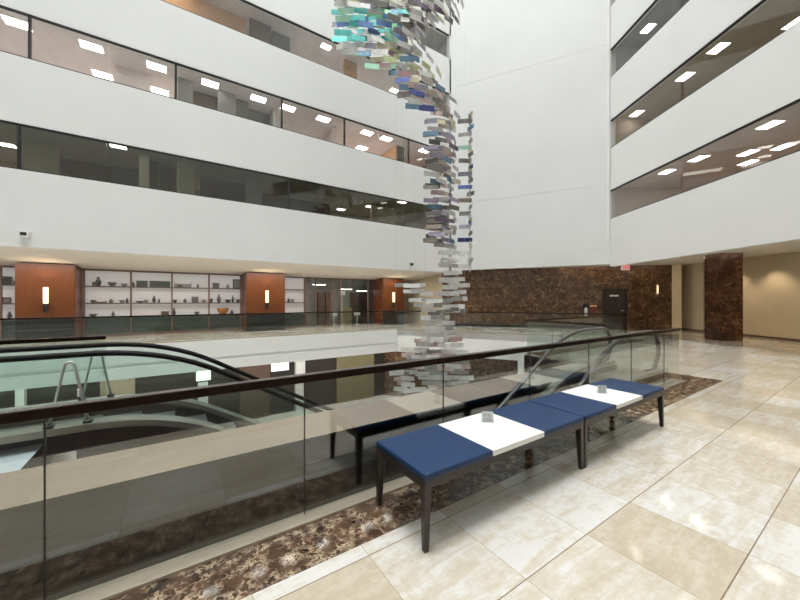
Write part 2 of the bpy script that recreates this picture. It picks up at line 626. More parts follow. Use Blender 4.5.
# pale and dark pillars / partitions seen through the glazing
for i, u0, u1, y0, mn in [(0, 17, 58, 17.2, 'office_cream'), (0, 58, 112, 18.6, 'office_brown'), (0, 112, 139, 18.4, 'office_dark'), (0, 139, 149, 16.4, 'office_cream'),
                          (0, 149, 158, 16.9, 'office_brown'), (0, 159, 176, 17.2, 'office_brown'), (0, 177, 195, 16.3, 'office_cream'), (0, 200, 245, 17.8, 'office_brown'), (0, 246, 262, 16.6, 'office_grey'),
                          (0, 262, 330, 18.8, 'office_brown'), (0, 372, 395, 17.4, 'office_cream'),
                          (1, 178, 193, 16.5, 'office_grey'), (1, 193, 218, 17.2, 'office_brown'), (1, 218, 236, 16.5, 'office_grey'), (1, 236, 248, 16.8, 'office_dark'),
                          (1, 248, 271, 17.4, 'office_dark'), (1, 36, 66, 19.2, 'office_tan'), (1, 115, 150, 17.0, 'office_pink'), (1, 397, 404, 16.6, 'office_dark'),
                          (2, 120, 246, 16.5, 'office_warm'), (2, 250, 271, 16.3, 'office_brown'), (2, 345, 357, 16.3, 'office_warm'), (2, 272, 290, 16.5, 'office_dark')]:
    lo, hi = BANDS[i]
    office_wall(at_y(u0, 300, y0)[0], at_y(u1, 300, y0)[0], lo, hi, y0, y0 + .2, M[mn])
struct(MB().box(14.1, YL + .35, 3.3, 14.3, 21, TOP).build('wall_office', M['office_grey']))

for i, (lo, hi) in enumerate(BANDS):
    struct(MB().box(-16, YL + .25, lo - 1.0, 14.1, 20.3, lo - .94).build('floor', M['office_floor'] if i else M['office_tan']))  # unseen pale plates added to bounce light onto the office ceilings

# offices behind the wall on the right
RM = Matrix(((RT.x, RN.x, 0, C1.x), (RT.y, RN.y, 0, C1.y), (0, 0, 1, 0), (0, 0, 0, 1)))   # local (t along wall, n outward, z)
RC = ['office_ceil', 'office_ceil_olive', 'office_grey', 'office_grey']
RW = ['office_pink', 'office_tan', 'office_grey', 'office_grey']
for i, (lo, hi) in enumerate(BANDS):
    struct(MB().box(-.2, .26, hi + .12, 18, 9.5, hi + 1.0, RM).build('ceiling', M[RC[i]]))
    struct(MB().box(-.2, .26, lo - 1.0, 18, 8.6, lo - .94, RM).build('floor', M['office_tan']))  # unseen floor plate added for bounce light
    struct(MB().box(-.2, 8.6, lo - 1.0, 18, 8.8, hi + .12, RM).build('wall_office', M[RW[i]]))
    struct(MB().box(-.2, .26, lo - 1.0, 0.0, 8.6, hi + .12, RM).build('wall_office', M[RW[i]]))
    struct(MB().box(18.0, .26, lo - 1.0, 18.2, 8.8, hi + .12, RM).build('wall_office', M[RW[i]]))
struct(MB().box(-.2, .26, 4.0, 18, 7, 4.6, RM).build('ceiling', M['office_tan']))
for i, t0, t1, n0, n1, mn in [(0, 3.4, 3.5, 5.2, 8.6, 'office_tan'), (1, 2.9, 7.0, 3.0, 3.2, 'office_ceil_olive')]:
    lo, hi = BANDS[i]
    struct(MB().box(t0, n0, lo - 1.0, t1, n1, hi + .12, RM).build('wall_office', M[mn]))

# window bands
wn = [0]


def window(Mx, s0, s1, lo, hi, gm, left_mullion=True, butt=()):
    wn[0] += 1
    f = MB()
    f.box(s0, .02, lo, s1, .10, lo + .04, Mx)
    f.box(s0, .02, hi - .055, s1, .10, hi, Mx)
    if left_mullion:
        f.box(s0 - .035, .02, lo, s0 + .035, .12, hi, Mx)
    o = struct(f.build('window_%d' % wn[0], M['black']))
    g = MB()
    xs = [s0] + list(butt) + [s1]
    for a, c in zip(xs[:-1], xs[1:]):
        g.box(a + .006, .05, lo + .04, c - .006, .062, hi - .055, Mx)
    g.build('pane', gm, o)


LM = Matrix.Translation((0, YL, 0))
lefts = {0: ([-16, -8, -4.0, 4.3, 13.9], [0, 2, 3], 'win_glass_dark'),
         1: ([-16, -8, -3.77, .07, 3.99, 7.01, 10.9, 13.9], [1, 2, 3, 4, 5, 6], 'win_glass'),
         2: ([-16, -8, -1.2, 2.7, 6.0, 9.6, 13.9], [], 'win_glass'),
         3: ([-16, -1, 13.9], [], 'win_glass')}
for i, (xs, mull, gm) in lefts.items():
    for k in range(len(xs) - 1):
        n = max(1, round((xs[k + 1] - xs[k]) / 1.9))
        butt = [xs[k] + (xs[k + 1] - xs[k]) * j / n for j in range(1, n)]
        window(LM, xs[k], xs[k + 1], *BANDS[i], M[gm], k in mull, butt)
for i in range(4):
    for a, c in ((.0, 3.3), (3.3, 6.6), (6.6, 10), (10, 17.9)):
        window(RM, a, c, *BANDS[i], M['win_glass'], False, [a + (c - a) / 2])

# ceiling lights in the offices
lamp_proto = empty('ceiling_light')
MB().box(-.42, -.30, -.03, .42, .30, 0).build('frame', M['plastic_white'], lamp_proto)
lamp_d = MB().box(-.38, -.26, -.042, .38, .26, -.03).build('diffuser', M['lamp'], lamp_proto)
first_lamp = [True]


def lamp(x, y, z, rz, label, group, sc=1.0):
    if first_lamp[0]:
        o = lamp_proto
        first_lamp[0] = False
    else:
        o = copy_tree(lamp_proto)
    o.location = (x, y, z)
    o.rotation_euler = (0, 0, rz)
    o.scale = (sc, sc, 1)
    return tag(o, label, 'ceiling light', group)


zc = BANDS[1][1] + .12
far2 = [(17, 22), (92, 47), (157, 68), (210, 84), (258, 99), (287, 109), (322, 120), (366, 133), (385, 139), (423, 151)]
for k, (u, v) in enumerate(far2):
    x, y = at_z(u, v, zc)
    lamp(x, 16.2, zc, 0,
         '%s panel light from the left in the front row behind the brighter long-wall window band' % ORD[k], 'front row of office ceiling lights', .8)
for k, (u, v) in enumerate([(103, 76), (160, 91), (360, 149)]):
    x, y = at_z(u, v, zc)
    lamp(x, 18.0, zc, 0, '%s panel light from the left in the back row behind the brighter long-wall window band' % ORD[k], 'back row of office ceiling lights', .8)
zc = BANDS[0][1] + .12
for k, (u, v) in enumerate([(6, 144), (67, 168), (118, 145), (341, 209), (370, 206), (404, 201)]):
    x, y = at_z(u, v, zc)
    lamp(x, max(y, 15.9), zc, 0, '%s small light from the left behind the dark lowest long-wall window band' % ORD[k], 'lights behind the dark window band', .6)
zc = BANDS[2][1] + .12
for k, (u, v) in enumerate([(326, 46), (394, 90)]):
    x, y = at_z(u, v, zc)
    lamp(x, max(16.0, min(y, 18.5)), zc, 0, '%s panel light from the left behind the topmost long-wall window band' % ORD[k], 'lights behind the topmost long-wall band', .6)
RZ = math.atan2(RT.y, RT.x)
rl = {0: [(667, 171), (698, 158), (748, 152), (748, 162), (770, 124), (783, 146)],
      1: [(619, 126), (685, 76), (704, 47), (796, 22)],
      2: [(648, 28), (760, -60)]}
rn = ['lowest', 'middle', 'topmost']
for i, lst in rl.items():
    zc = BANDS[i][1] + .12
    for k, (u, v) in enumerate(sorted(lst)):
        x, y = at_z(u, v, zc)
        lc = RM.inverted() @ Vector((x, y, 0))
        p = RM @ Vector((max(.5, lc.x), max(.75, min(lc.y, 8.0)), 0))
        lamp(p.x, p.y, zc, RZ, '%s panel light from the corner strip behind the %s window band of the angled wall' % (ORD[k], rn[i]),
             'ceiling lights behind the %s angled-wall window band' % rn[i], .68)

# ---- brown marble wall, door and corridor
M0, M1 = Vector(W(.1246 * 21, 21)), Vector(W(.807 * 17.7, 17.7))
dM = (M1 - M0).normalized()
nM = Vector((-dM.y, dM.x))
if nM.x < 0:
    nM = -nM
MM = Matrix(((dM.x, nM.x, 0, M0.x), (dM.y, nM.y, 0, M0.y), (0, 0, 1, 0), (0, 0, 0, 1)))    # local: s along wall, n away from us
LEN = (M1 - M0).length


def on_m(u, v, off=0):           # line of sight onto the marble wall -> (s, z)
    x = (u - 400) / F
    d = Vector(W(x, 1))
    # M0 + s dM = d * Y
    det = dM.x * -d.y + dM.y * d.x
    s = (-(M0.x) * -d.y - (-(M0.y)) * -d.x) / det if False else None
    A = Matrix(((dM.x, -d.x), (dM.y, -d.y)))
    r = A.inverted() @ Vector((-M0.x, -M0.y))
    return r[0], H - (v - 300) / F * r[1]


o = MB().box(0, 0, 0, LEN, .3, 3.45).build('wall_marble', M['marble'])
o.matrix_world = MM
struct(o)
o = MB().box(.02, -.02, 0, on_m(603, 300)[0] - .1, 0, .16).build('baseboard_marble', M['black'])
o.matrix_world = MM
struct(o)
s0, s1 = on_m(603, 300)[0], on_m(627, 300)[0]
zt = on_m(615, 289)[1]
o = MB().box(s0, -.035, 0, s0 + .07, 0, zt).box(s1 - .07, -.035, 0, s1, 0, zt).box(s0 + .07, -.035, zt - .07, s1 - .07, 0, zt).build('door_1', M['black'])
o.matrix_world = MM
struct(o)
dl = MB().box(s0 + .07, -.02, .01, s1 - .07, -.002, zt - .07).build('door_leaf', M['door'], o)
MB().box((s0 + s1) / 2 + .28, -.06, 1.0, (s0 + s1) / 2 + .42, -.02, 1.05).build('door_handle', M['steel'], dl)
a0, a1 = on_m(609.5, 296.5), on_m(618.5, 295.3)
o = MB().box(a0[0], -.028, a0[1] - .0, a1[0], -.021, a1[1] + .02).build('door_sign', M['plastic_white'])
o.matrix_world = MM
tag(o, 'small white name plate on the dark door in the brown marble wall', 'sign')

# exit sign
ex = at_y(625, 267, 9)
s_ex = 16.0
xx, yy = W((625.5 - 400) / F * s_ex, s_ex)
root = tag(empty('exit_sign', (xx, yy, 0), -math.atan2(SA, CA) + .12), 'lit red and white EXIT sign under the white wall above the marble', 'sign')
zz = H - (267.5 - 300) / F * s_ex
MB().box(-.21, -.03, zz - .13, .21, .03, zz + .13).build('housing', M['plastic_white'], root)
MB().box(-.19, -.036, zz - .115, .19, -.031, zz + .115).build('sign_face', M['sign_face'], root)
MB().box(-.03, -.01, zz + .13, .03, .01, 3.452).build('mounting_stem', M['plastic_white'], root)
cu = bpy.data.curves.new('exit_letters', 'FONT')
cu.body = 'EXIT'
cu.size = .19
cu.align_x = 'CENTER'
cu.align_y = 'CENTER'
cu.extrude = .002
tmp = bpy.data.objects.new('exit_letters', cu)
COL.objects.link(tmp)
bpy.context.view_layer.update()
me = bpy.data.meshes.new_from_object(tmp.evaluated_get(bpy.context.evaluated_depsgraph_get()))
bpy.data.objects.remove(tmp)
t = bpy.data.objects.new('letters', me)
COL.objects.link(t)
t.data.materials.clear()
t.data.materials.append(M['red'])
t.parent = root
t.location = (0, -.04, zz)
t.rotation_euler = (math.pi / 2, 0, 0)

# extinguisher, alarm box, wall lamp on the marble
s, z = on_m(585.5, 311)
root = empty('fire_extinguisher')
root.matrix_world = MM @ Matrix.Translation((s, -.1, 0))
tag(root, 'small white and black extinguisher hung on the marble wall beside a red box', 'fire extinguisher')
MB().lathe([(.02, z - .28), (.075, z - .26), (.08, z + .1), (.05, z + .17), (.02, z + .2)]).build('cylinder', M['plastic_white'], root, smooth=True)
MB().lathe([(.025, z + .2), (.03, z + .26), (.03, z + .28)]).build('valve', M['black'], root)
MB().box(-.14, .06, z - .32, .14, .098, z + .4).build('back_plate', M['black'], root)
s, z = on_m(593, 309)
root = empty('fire_alarm_box')
root.matrix_world = MM @ Matrix.Translation((s, 0, 0))
tag(root, 'red alarm box with a pale top on the marble wall next to the door', 'alarm box')
MB().box(-.16, -.07, z - .2, .16, -.002, z + .12).build('box', M['red_paint'], root, bevel=.01)
MB().box(-.16, -.075, z + .125, .16, -.002, z + .22).build('strobe', M['office_warm'], root)
s, z = on_m(657, 289.5)
root = empty('wall_lamp')
root.matrix_world = MM @ Matrix.Translation((s, 0, 0))
tag(root, 'thin warm wall lamp on the dark marble near the corridor', 'wall lamp')
MB().box(-.05, -.05, z - .3, .05, -.002, z + .3).build('bracket', M['steel'], root)
MB().lathe([(.03, z - .22), (.04, z - .2), (.04, z + .2), (.03, z + .22)], M=Matrix.Translation((0, -.08, 0))).build('lamp_shade', emis('lamp_amber', (1, .72, .42, 1), 1.1), root)

# corridor walls
A_, B_ = Vector(W(14.28, 17.7)), Vector(W((681.5 - 400) / F * 17.4, 17.4))
struct(MB().prism([tuple(A_), tuple(B_), tuple(B_ + nM * .3), tuple(A_ + nM * .3)], 0, 3.45).build('wall_stub', plain('pale_beige_paint', srgb(222, 204, 170), .7)))
K0, K1, K2 = Vector(W(14.2, 18.2)), Vector(W(15.0, 18.2)), Vector(W(15.5, -9))
b = MB()
b.prism([W(13.8, 18.2), W(15.3, 18.2), W(15.3, 18.4), W(13.8, 18.4)], 0, 3.45)
b.prism([W(15.08, 18.2), W(15.28, 12), W(15.9, -9), W(16.2, -9), W(15.6, 12), W(15.4, 18.2)], 0, 3.45)
struct(b.build('wall_corridor', M['beige']))
b = MB()
b.prism([W(15.06, 18.2), W(15.26, 12), W(15.88, -9), W(15.9, -9), W(15.28, 12), W(15.08, 18.2)], 0, .1)
b.prism([W(13.9, 18.18), W(15.08, 18.18), W(15.08, 18.2), W(13.9, 18.2)], 0, .1)
struct(b.build('baseboard_corridor', M['office_brown']))
# marble-clad column
c1, c2, c3 = Vector(W(12.66, 14.0)), Vector(W((721 - 400) / F * 13.3, 13.3)), Vector(W((743 - 400) / F * 13.15, 13.15))
c4 = c3 + (c1 - c2) * 1.6
c1b = c2 + (c1 - c2) * 1.0
struct(MB().prism([tuple(c1), tuple(c2), tuple(c3), tuple(c3 + Vector(W(.25, .8))), tuple(c1 + Vector(W(.4, .5)))], 0, 3.46).build('column', M['column']))

# ---- far shopfront on this level
SFY = 19.6
struct(MB().box(-16, SFY + 1.6, 0, 14.3, SFY + 1.8, 3.3).build('wall_shop_back', M['office_grey']))
cols = [(-4.9, -3.26), (3.03, 4.95), (11.06, 12.68)]
names = ['far left end of the walkway', 'middle of the shopfront', 'end next to the hanging artwork']
lbl = ['orange wood column panel with lit lamp, between shelves at the left picture edge', 'orange wood column panel with lit lamp, between display shelves and glass shop door',
       'orange wood column panel with lit lamp, partly hidden by the hanging artwork']
for k, (x0, x1) in enumerate(cols):
    b = MB()
    b.box(x0, 18.4, 0, x1, SFY + .1, 3.0)
    o = struct(b.build('column', M['wood_dark']))
    b = MB()
    b.box(x0 + .03, 18.375, .86, x1 - .03, 18.4, 2.92)
    b.build('facing_panel', M['orange'], o)
    MB().box(x0 + .01, 18.37, 0, x1 - .01, 18.4, .84).build('base_panel', M['black'], o)
    xc, zc = [(at_y(46, 297, 18.3)), at_y(267, 297, 18.3), at_y(393.5, 298, 18.3)][k][0::2]
    s = tag(empty('wall_sconce', (xc, 18.375, 0)), ['upright glowing tube lamp on the orange column between the first two shelf bays at left',
                                                     'upright glowing tube lamp on the orange column beside the glass shop entrance',
                                                     'upright glowing tube lamp on the orange column nearest the hanging artwork'][k], 'wall lamp', 'sconces on the orange columns')
    MB().box(-.07, -.04, 1.18, .07, 0, 2.12).build('backplate', M['wood_dark'], s)
    MB().lathe([(.03, 1.46), (.075, 1.47), (.075, 2.08), (.03, 2.09)], M=Matrix.Translation((0, -.11, 0))).build('lamp_shade', M['sconce'], s, smooth=True)
    MB().lathe([(.03, 1.14), (.07, 1.15), (.075, 1.46)], M=Matrix.Translation((0, -.11, 0))).build('holder', M['black'], s)
    l = bpy.data.lights.new('sconce_uplight', 'SPOT')
    l.energy = 22
    l.color = (1, .78, .5)
    l.spot_size = math.radians(120)
    l.spot_blend = .8
    l.shadow_soft_size = .05
    lo = bpy.data.objects.new('sconce_uplight', l)
    COL.objects.link(lo)
    lo.parent = s
    lo.location = (0, -.28, 2.25)
    lo.rotation_euler = (math.pi, 0, 0)
    MB().lathe([(.076, 2.09), (.076, 2.13)], M=Matrix.Translation((0, -.11, 0))).build('cap', M['wood_dark'], s)

# display bays
SHZ = [.86, 1.47, 2.22]
SHN = ['lower', 'middle', 'upper']


def bay(x0, x1, label, mulls, shelf_to=None):
    r = tag(empty('display_case', ((x0 + x1) / 2, SFY, 0)), label, 'display case')
    h = (x1 - x0) / 2
    MB().box(-h, .45, 0, h, .5, 2.9).build('back_panel', M['backlit'], r)
    f = MB()
    f.box(-h, -.04, 2.88, h, .06, 2.94)
    f.box(-h, -.04, .0, h, .06, .1)
    for xm in mulls:
        f.box(xm - (x0 + x1) / 2 - .035, -.04, .1, xm - (x0 + x1) / 2 + .035, .06, 2.88)
    f.build('frame', M['office_brown'], r)
    for z in SHZ:
        MB().box(-h, .07, z - .045, h, .45, z).build('shelf', M['item_brown'], r)
    MB().box(-h, .07, .1, h, .3, .8).build('lower_panel', M['green_dark'], r)
    MB().box(-h, 0.0, .12, h, .012, 2.86).build('pane', M['store_glass'], r)
    return r


def xat(u, y=SFY):
    return at_y(u, 300, y)[0]


bay(-12, -4.92, 'backlit display shelves at the left picture edge, beside an orange column', [-12, -8, -5.6])
bm = [xat(u) for u in (86, 131, 172, 209, 243)]
bay(-3.24, 3.01, 'long backlit display shelves between the two orange columns', [-3.2] + bm[1:4] + [2.97])
bay(4.97, xat(306), 'narrow backlit display shelves between an orange column and the glass door', [5.0, xat(305.5)])

# things on the shelves: (u centre, shelf index, kind, width px, height px, material, adjectives)
ITEMS = [(95, 2, 'box', 5, 4, 'grey_mid', 'small grey box'), (98, 2, 'vase', 6, 9, 'grey_dark', 'pointed dark grey lidded jar'),
         (112, 2, 'bowl', 9, 4, 'grey_mid', 'wide grey bowl'), (124, 2, 'bowl', 7, 3, 'grey_light', 'shallow pale dish'),
         (93, 1, 'bowl', 6, 3, 'grey_mid', 'low grey dish'), (101, 1, 'tray', 10, 2, 'item_brown', 'flat brown tray'), (111, 1, 'vase', 5, 4, 'grey_mid', 'squat grey vase'),
         (122, 1, 'bowl', 6, 3, 'grey_light', 'pale bowl'), (127, 1, 'vase', 3, 5, 'grey_dark', 'slim dark vase'),
         (93, 0, 'bowl', 8, 3, 'grey_mid', 'wide grey bowl'), (113, 0, 'vase', 4, 5, 'grey_mid', 'small grey vase'),
         (133, 2, 'vase', 4, 5, 'grey_mid', 'small grey vase beside a post'), (142, 2, 'box', 11, 6, 'grey_dark', 'dark grey slatted box'), (160, 2, 'box', 21, 6, 'grey_dark', 'long dark grey case'),
         (140, 1, 'bowl', 10, 2, 'grey_mid', 'low grey dish'), (154, 1, 'vase', 4, 7, 'grey_dark', 'tall dark vase'), (159, 1, 'vase', 3, 4, 'grey_mid', 'small grey vase'), (146, 1, 'bowl', 5, 3, 'grey_light', 'pale bowl'),
         (165, 0, 'box', 8, 4, 'item_brown', 'brown box'), (174, 0, 'vase', 4, 7, 'grey_dark', 'dark bottle-shaped vase'),
         (183, 2, 'tray', 18, 6, 'grey_light', 'pale upright panel'), (198, 2, 'vase', 3, 4, 'grey_mid', 'tiny grey vase'), (180, 2, 'bowl', 8, 2, 'grey_mid', 'flat grey dish'),
         (175, 1, 'bowl', 5, 3, 'grey_dark', 'small dark bowl'), (185, 1, 'vase', 4, 4, 'grey_mid', 'squat grey vase'), (195, 1, 'box', 7, 6, 'grey_mid', 'grey box'), (204, 1, 'bowl', 5, 3, 'grey_light', 'pale bowl'),
         (197, 0, 'bowl', 6, 3, 'grey_mid', 'grey bowl'),
         (216, 2, 'box', 7, 5, 'grey_mid', 'grey box'), (228, 2, 'vase', 4, 4, 'grey_light', 'pale vase'), (237, 2, 'picture', 9, 9, 'grey_dark', 'square dark picture frame'),
         (211, 1, 'bowl', 5, 4, 'grey_dark', 'dark bowl'), (219, 1, 'vase', 5, 8, 'grey_mid', 'tall grey jug'), (228, 1, 'bowl', 7, 3, 'grey_dark', 'wide dark bowl'), (233, 1, 'vase', 3, 7, 'grey_dark', 'slim dark figurine'), (238, 1, 'bowl', 5, 3, 'item_brown', 'brown bowl'),
         (223, 0, 'bowl', 14, 6, 'item_orange', 'large orange bowl'), (232, 0, 'vase', 4, 4, 'grey_dark', 'small dark vase'),
         (4, 2, 'box', 11, 8, 'grey_dark', 'dark grey box'), (6, 1, 'picture', 8, 6, 'item_brown', 'small brown framed picture'), (12, 2, 'vase', 4, 6, 'grey_light', 'pale vase'), (9, 0, 'vase', 5, 7, 'grey_mid', 'grey vase'),
         (289, 1, 'vase', 4, 4, 'grey_mid', 'squat grey vase'), (293, 1, 'bowl', 5, 3, 'grey_light', 'pale bowl')]
used = set()
for u, si, kind, wpx, hpx, mn, adj in ITEMS:
    x = xat(u, 19.8)
    Y = 19.8 / (CA - SA * (u - 400) / F)
    w, h = wpx * Y / F * .8, hpx * Y / F
    z = SHZ[si]
    bayn = 'leftmost bay' if u < 20 else 'bay right of the first orange column' if u < 131 else 'second bay of the long shelves' if u < 172 else 'third bay of the long shelves' if u < 209 else 'bay left of the middle orange column' if u < 250 else 'narrow bay by the glass door'
    b = MB()
    if kind == 'box':
        b.box(-w / 2, -.1, 0, w / 2, .1, h * .82)
        b.box(-w / 2 - .012, -.112, h * .84, w / 2 + .012, .112, h)
        nm = 'storage_box'
    elif kind == 'vase':
        r = w / 2
        b.lathe([(r * .55, 0), (r, h * .35), (r * .9, h * .55), (r * .35, h * .82), (r * .5, h)], 12)
        nm = 'vase'
    elif kind == 'bowl':
        r = min(w / 2, .17)
        b.lathe([(r * .4, 0), (r * .5, h * .08), (r * .85, h * .55), (r, h), (r * .9, h), (r * .7, h * .5), (r * .3, h * .2)], 14, Matrix.Diagonal((w / 2 / r, 1, 1, 1)))
        nm = 'bowl'
    elif kind == 'tray':
        b.box(-w / 2, -.08, 0, w / 2, .08, h * .6).box(-w / 2, -.08, h * .6, -w / 2 + .02, .08, h).box(w / 2 - .02, -.08, h * .6, w / 2, .08, h)
        nm = 'tray'
    else:
        b.box(-w / 2, -.02, 0, w / 2, .02, .04).box(-w / 2, -.02, h - .04, w / 2, .02, h).box(-w / 2, -.02, .04, -w / 2 + .04, .02, h - .04).box(w / 2 - .04, -.02, .04, w / 2, .02, h - .04)
        b.box(-w / 2 + .04, .0, .04, w / 2 - .04, .015, h - .04, mi=1)
        nm = 'picture_frame'
    lab = '%s on the %s shelf, %s' % (adj, SHN[si], bayn)
    while lab in used:
        lab = 'other ' + lab
    used.add(lab)
    o = b.build(nm, [M[mn], M['grey_light']] if nm == 'picture_frame' else M[mn], smooth=kind in ('vase', 'bowl'))
    o.location = (x, 19.86, z)
    tag(o, lab, kind if kind != 'picture' else 'picture', 'ornaments on the display shelves')

# glazed shop entrance
xA, xB = xat(306), cols[2][0]
root = tag(empty('shop_entrance', ((xA + xB) / 2, SFY, 0)), 'framed glass shop entrance between the display shelves and the last orange column', 'shop front')
xm0 = (xA + xB) / 2
f = MB()
f.box(xA - xm0, -.04, 2.88, xB - xm0, .06, 2.94)
for u in (306.5, 315.5, 332, 340, 368):
    f.box(xat(u) - xm0 - .035, -.04, 0, xat(u) - xm0 + .035, .06, 2.88)
f.build('frame', M['office_brown'], root)
MB().box(xA - xm0 + .04, 0, .05, xB - xm0 - .04, .012, 2.87).build('pane', M['store_glass'], root)
struct(MB().box(xA, SFY + 2.6, 0, 14.1, SFY + 2.8, 3.3).build('wall_shop_inner', M['office_tan']))
for u0, u1, z0, z1, mn, nm, lb, ct in [(318.5, 325, 0, 2.1, 'office_brown', 'shop_cabinet', 'tall dark brown cabinet inside the glass shop beside the pale bay', 'cabinet'),
                                       (326, 330.5, 0, 2.1, 'item_brown', 'shop_cabinet', 'tall lighter brown cabinet inside the glass shop', 'cabinet'),
                                       (341, 352, 0, 1.1, 'olive', 'shop_counter', 'olive counter inside the glass shop', 'counter'),
                                       (353, 367, 0, 2.1, 'dark_store', 'shop_cabinet', 'wide dark cabinet in the glass shop next to the last orange column', 'cabinet'),
                                       (408, 428, 0, 2.6, 'office_brown', 'shop_cabinet', 'dark brown tall unit behind the hanging artwork on the walkway', 'cabinet')]:
    a, c = xat(u0, 20.6), xat(u1, 20.6)
    r = tag(empty(nm, ((a + c) / 2, 20.6, 0)), lb, ct)
    hw = (c - a) / 2
    MB().box(-hw, 0, z0, hw, .4, z1).build('body', M[mn], r)
    MB().box(-hw + .03, -.02, .1, -.01, -.002, z1 - .06).build('door', M[mn], r)
    MB().box(.01, -.02, .1, hw - .03, -.002, z1 - .06).build('door', M[mn], r)
for k, (u, z) in enumerate([(319, 2.55), (346, 2.3), (362, 2.2)]):
    o = empty('hanging_light', (xat(u, 20.2), 20.2, z))
    MB().box(-.42, -.09, .0, .42, .09, .05).build('frame', M['plastic_white'], o)
    MB().box(-.40, -.08, -.015, .40, .08, 0).build('diffuser', M['lamp'], o)
    for sx in (-.35, .35):
        MB().box(sx - .008, -.008, .05, sx + .008, .008, 3.3 - z).build('rod', M['alu'], o)
    tag(o, ['hanging bar light nearest the display shelves inside the glass shop', 'hanging bar light above the olive counter inside the glass shop', 'hanging bar light above the wide dark cabinet inside the glass shop'][k], 'hanging light', 'shop hanging lights')
for k, (u, v) in enumerate([(334, 314), (357, 313), (342, 293)]):
    x, y, z = at_y(u, v, 20.2)
    o = MB().box(-.22, -.03, -.12, .22, .03, .12).box(-.24, -.04, -.14, .24, .03, -.12).box(-.02, -.02, -z, .02, .02, -.14).box(-.15, -.1, -z, .15, .1, -z + .02).build('menu_stand', M['plastic_white'])
    o.location = (x, y, z)
    tag(o, ['white board on a stand inside the glass shop, beside the door frame', 'white board on a stand in front of the wide dark cabinet', 'taller white board on a stand above the olive counter'][k], 'sign')
struct(MB().box(14.1, 16.2, 0, 14.3, 21.4, 3.3).build('wall_walkway_side', M['beige']))
struct(MB().box(12.7, SFY + .2, 0, 14.1, SFY + .4, 3.3).build('wall_walkway_end', M['office_tan']))


# ------------------------------------------------------------------ railings
def railing(label, p, q, gm, joints, h0=.995, h1=1.052, shoe_h=.11, w=.035, shoe_w=.028, shoe_f=None):
    p, q = Vector((*p, 0)), Vector((*q, 0))
    d = (q - p)
    L_ = d.length
    r = empty('glass_railing', p, math.atan2(d.y, d.x))
    tag(r, label, 'railing')
    MB().box(0, -w, h0, L_, w, h1).build('handrail', M['bronze'], r, bevel=.006, seg=2)
    MB().box(0, -(shoe_f or shoe_w), 0, L_, shoe_w, shoe_h).build('base_shoe', M['shoe'], r, bevel=.003, seg=1)
    js = [0] + joints + [L_]
    for a, c in zip(js[:-1], js[1:]):
        MB().box(a + .004, -.007, shoe_h - .01, c - .004, .007, h0 + .01).build('glass_panel', gm, r)
    for a in joints:
        MB().box(a - .0035, -.006, shoe_h, a + .0035, .006, h0).build('joint_seal', M['seal'], r)
    return r


XR0 = -4.6
railing('long bronze-capped glass railing right behind the blue benches', (XR0, 2.456), (8.3, 2.456), M['rail_glass'],
        [-.549 + 1.35 * k - XR0 for k in range(-2, 7)], shoe_h=.022, shoe_f=.10)
EV = lambda L_, n: [L_ * i / n for i in range(1, n)]
railing('far glass railing in front of the orange columns and display shelves', (-16, 15.36), (E0.x, 15.36), M['rail_glass_far'], EV(26.07, 18), .98, 1.04, .06)
p, q = E0 + nE * .1, E1 + nE * .1 - dE * .3
railing('glass railing running along the brown marble wall', tuple(p), tuple(q), M['rail_glass_far'], EV((q - p).length, 8), .98, 1.04, .06)
railing('short glass railing across the end of the void beyond the escalator top', (8.46, 3.95), (8.46, 6.02), M['rail_glass_far'], EV(2.07, 2), .98, 1.04, .06)
railing('glass railing along the far edge of the floor beyond the escalator top', (8.5, 6.06), (14.9, 6.06), M['rail_glass_far'], EV(6.4, 5), .98, 1.04, .06)
railing('railing with black top behind the two metal A-frames', (-9, 6.88), (-.87, 6.88), M['rail_glass_far'], EV(8.13, 6), .99, 1.05, .06)

# ------------------------------------------------------------------ escalators
R_ = 2.7
T30 = math.tan(math.radians(30))


def prof(s, h):
    if s < -.268 * R_:
        return h
    if s < .232 * R_:
        return h - R_ + math.sqrt(max(0, R_ * R_ - (s + .268 * R_) ** 2))
    return h - s * T30


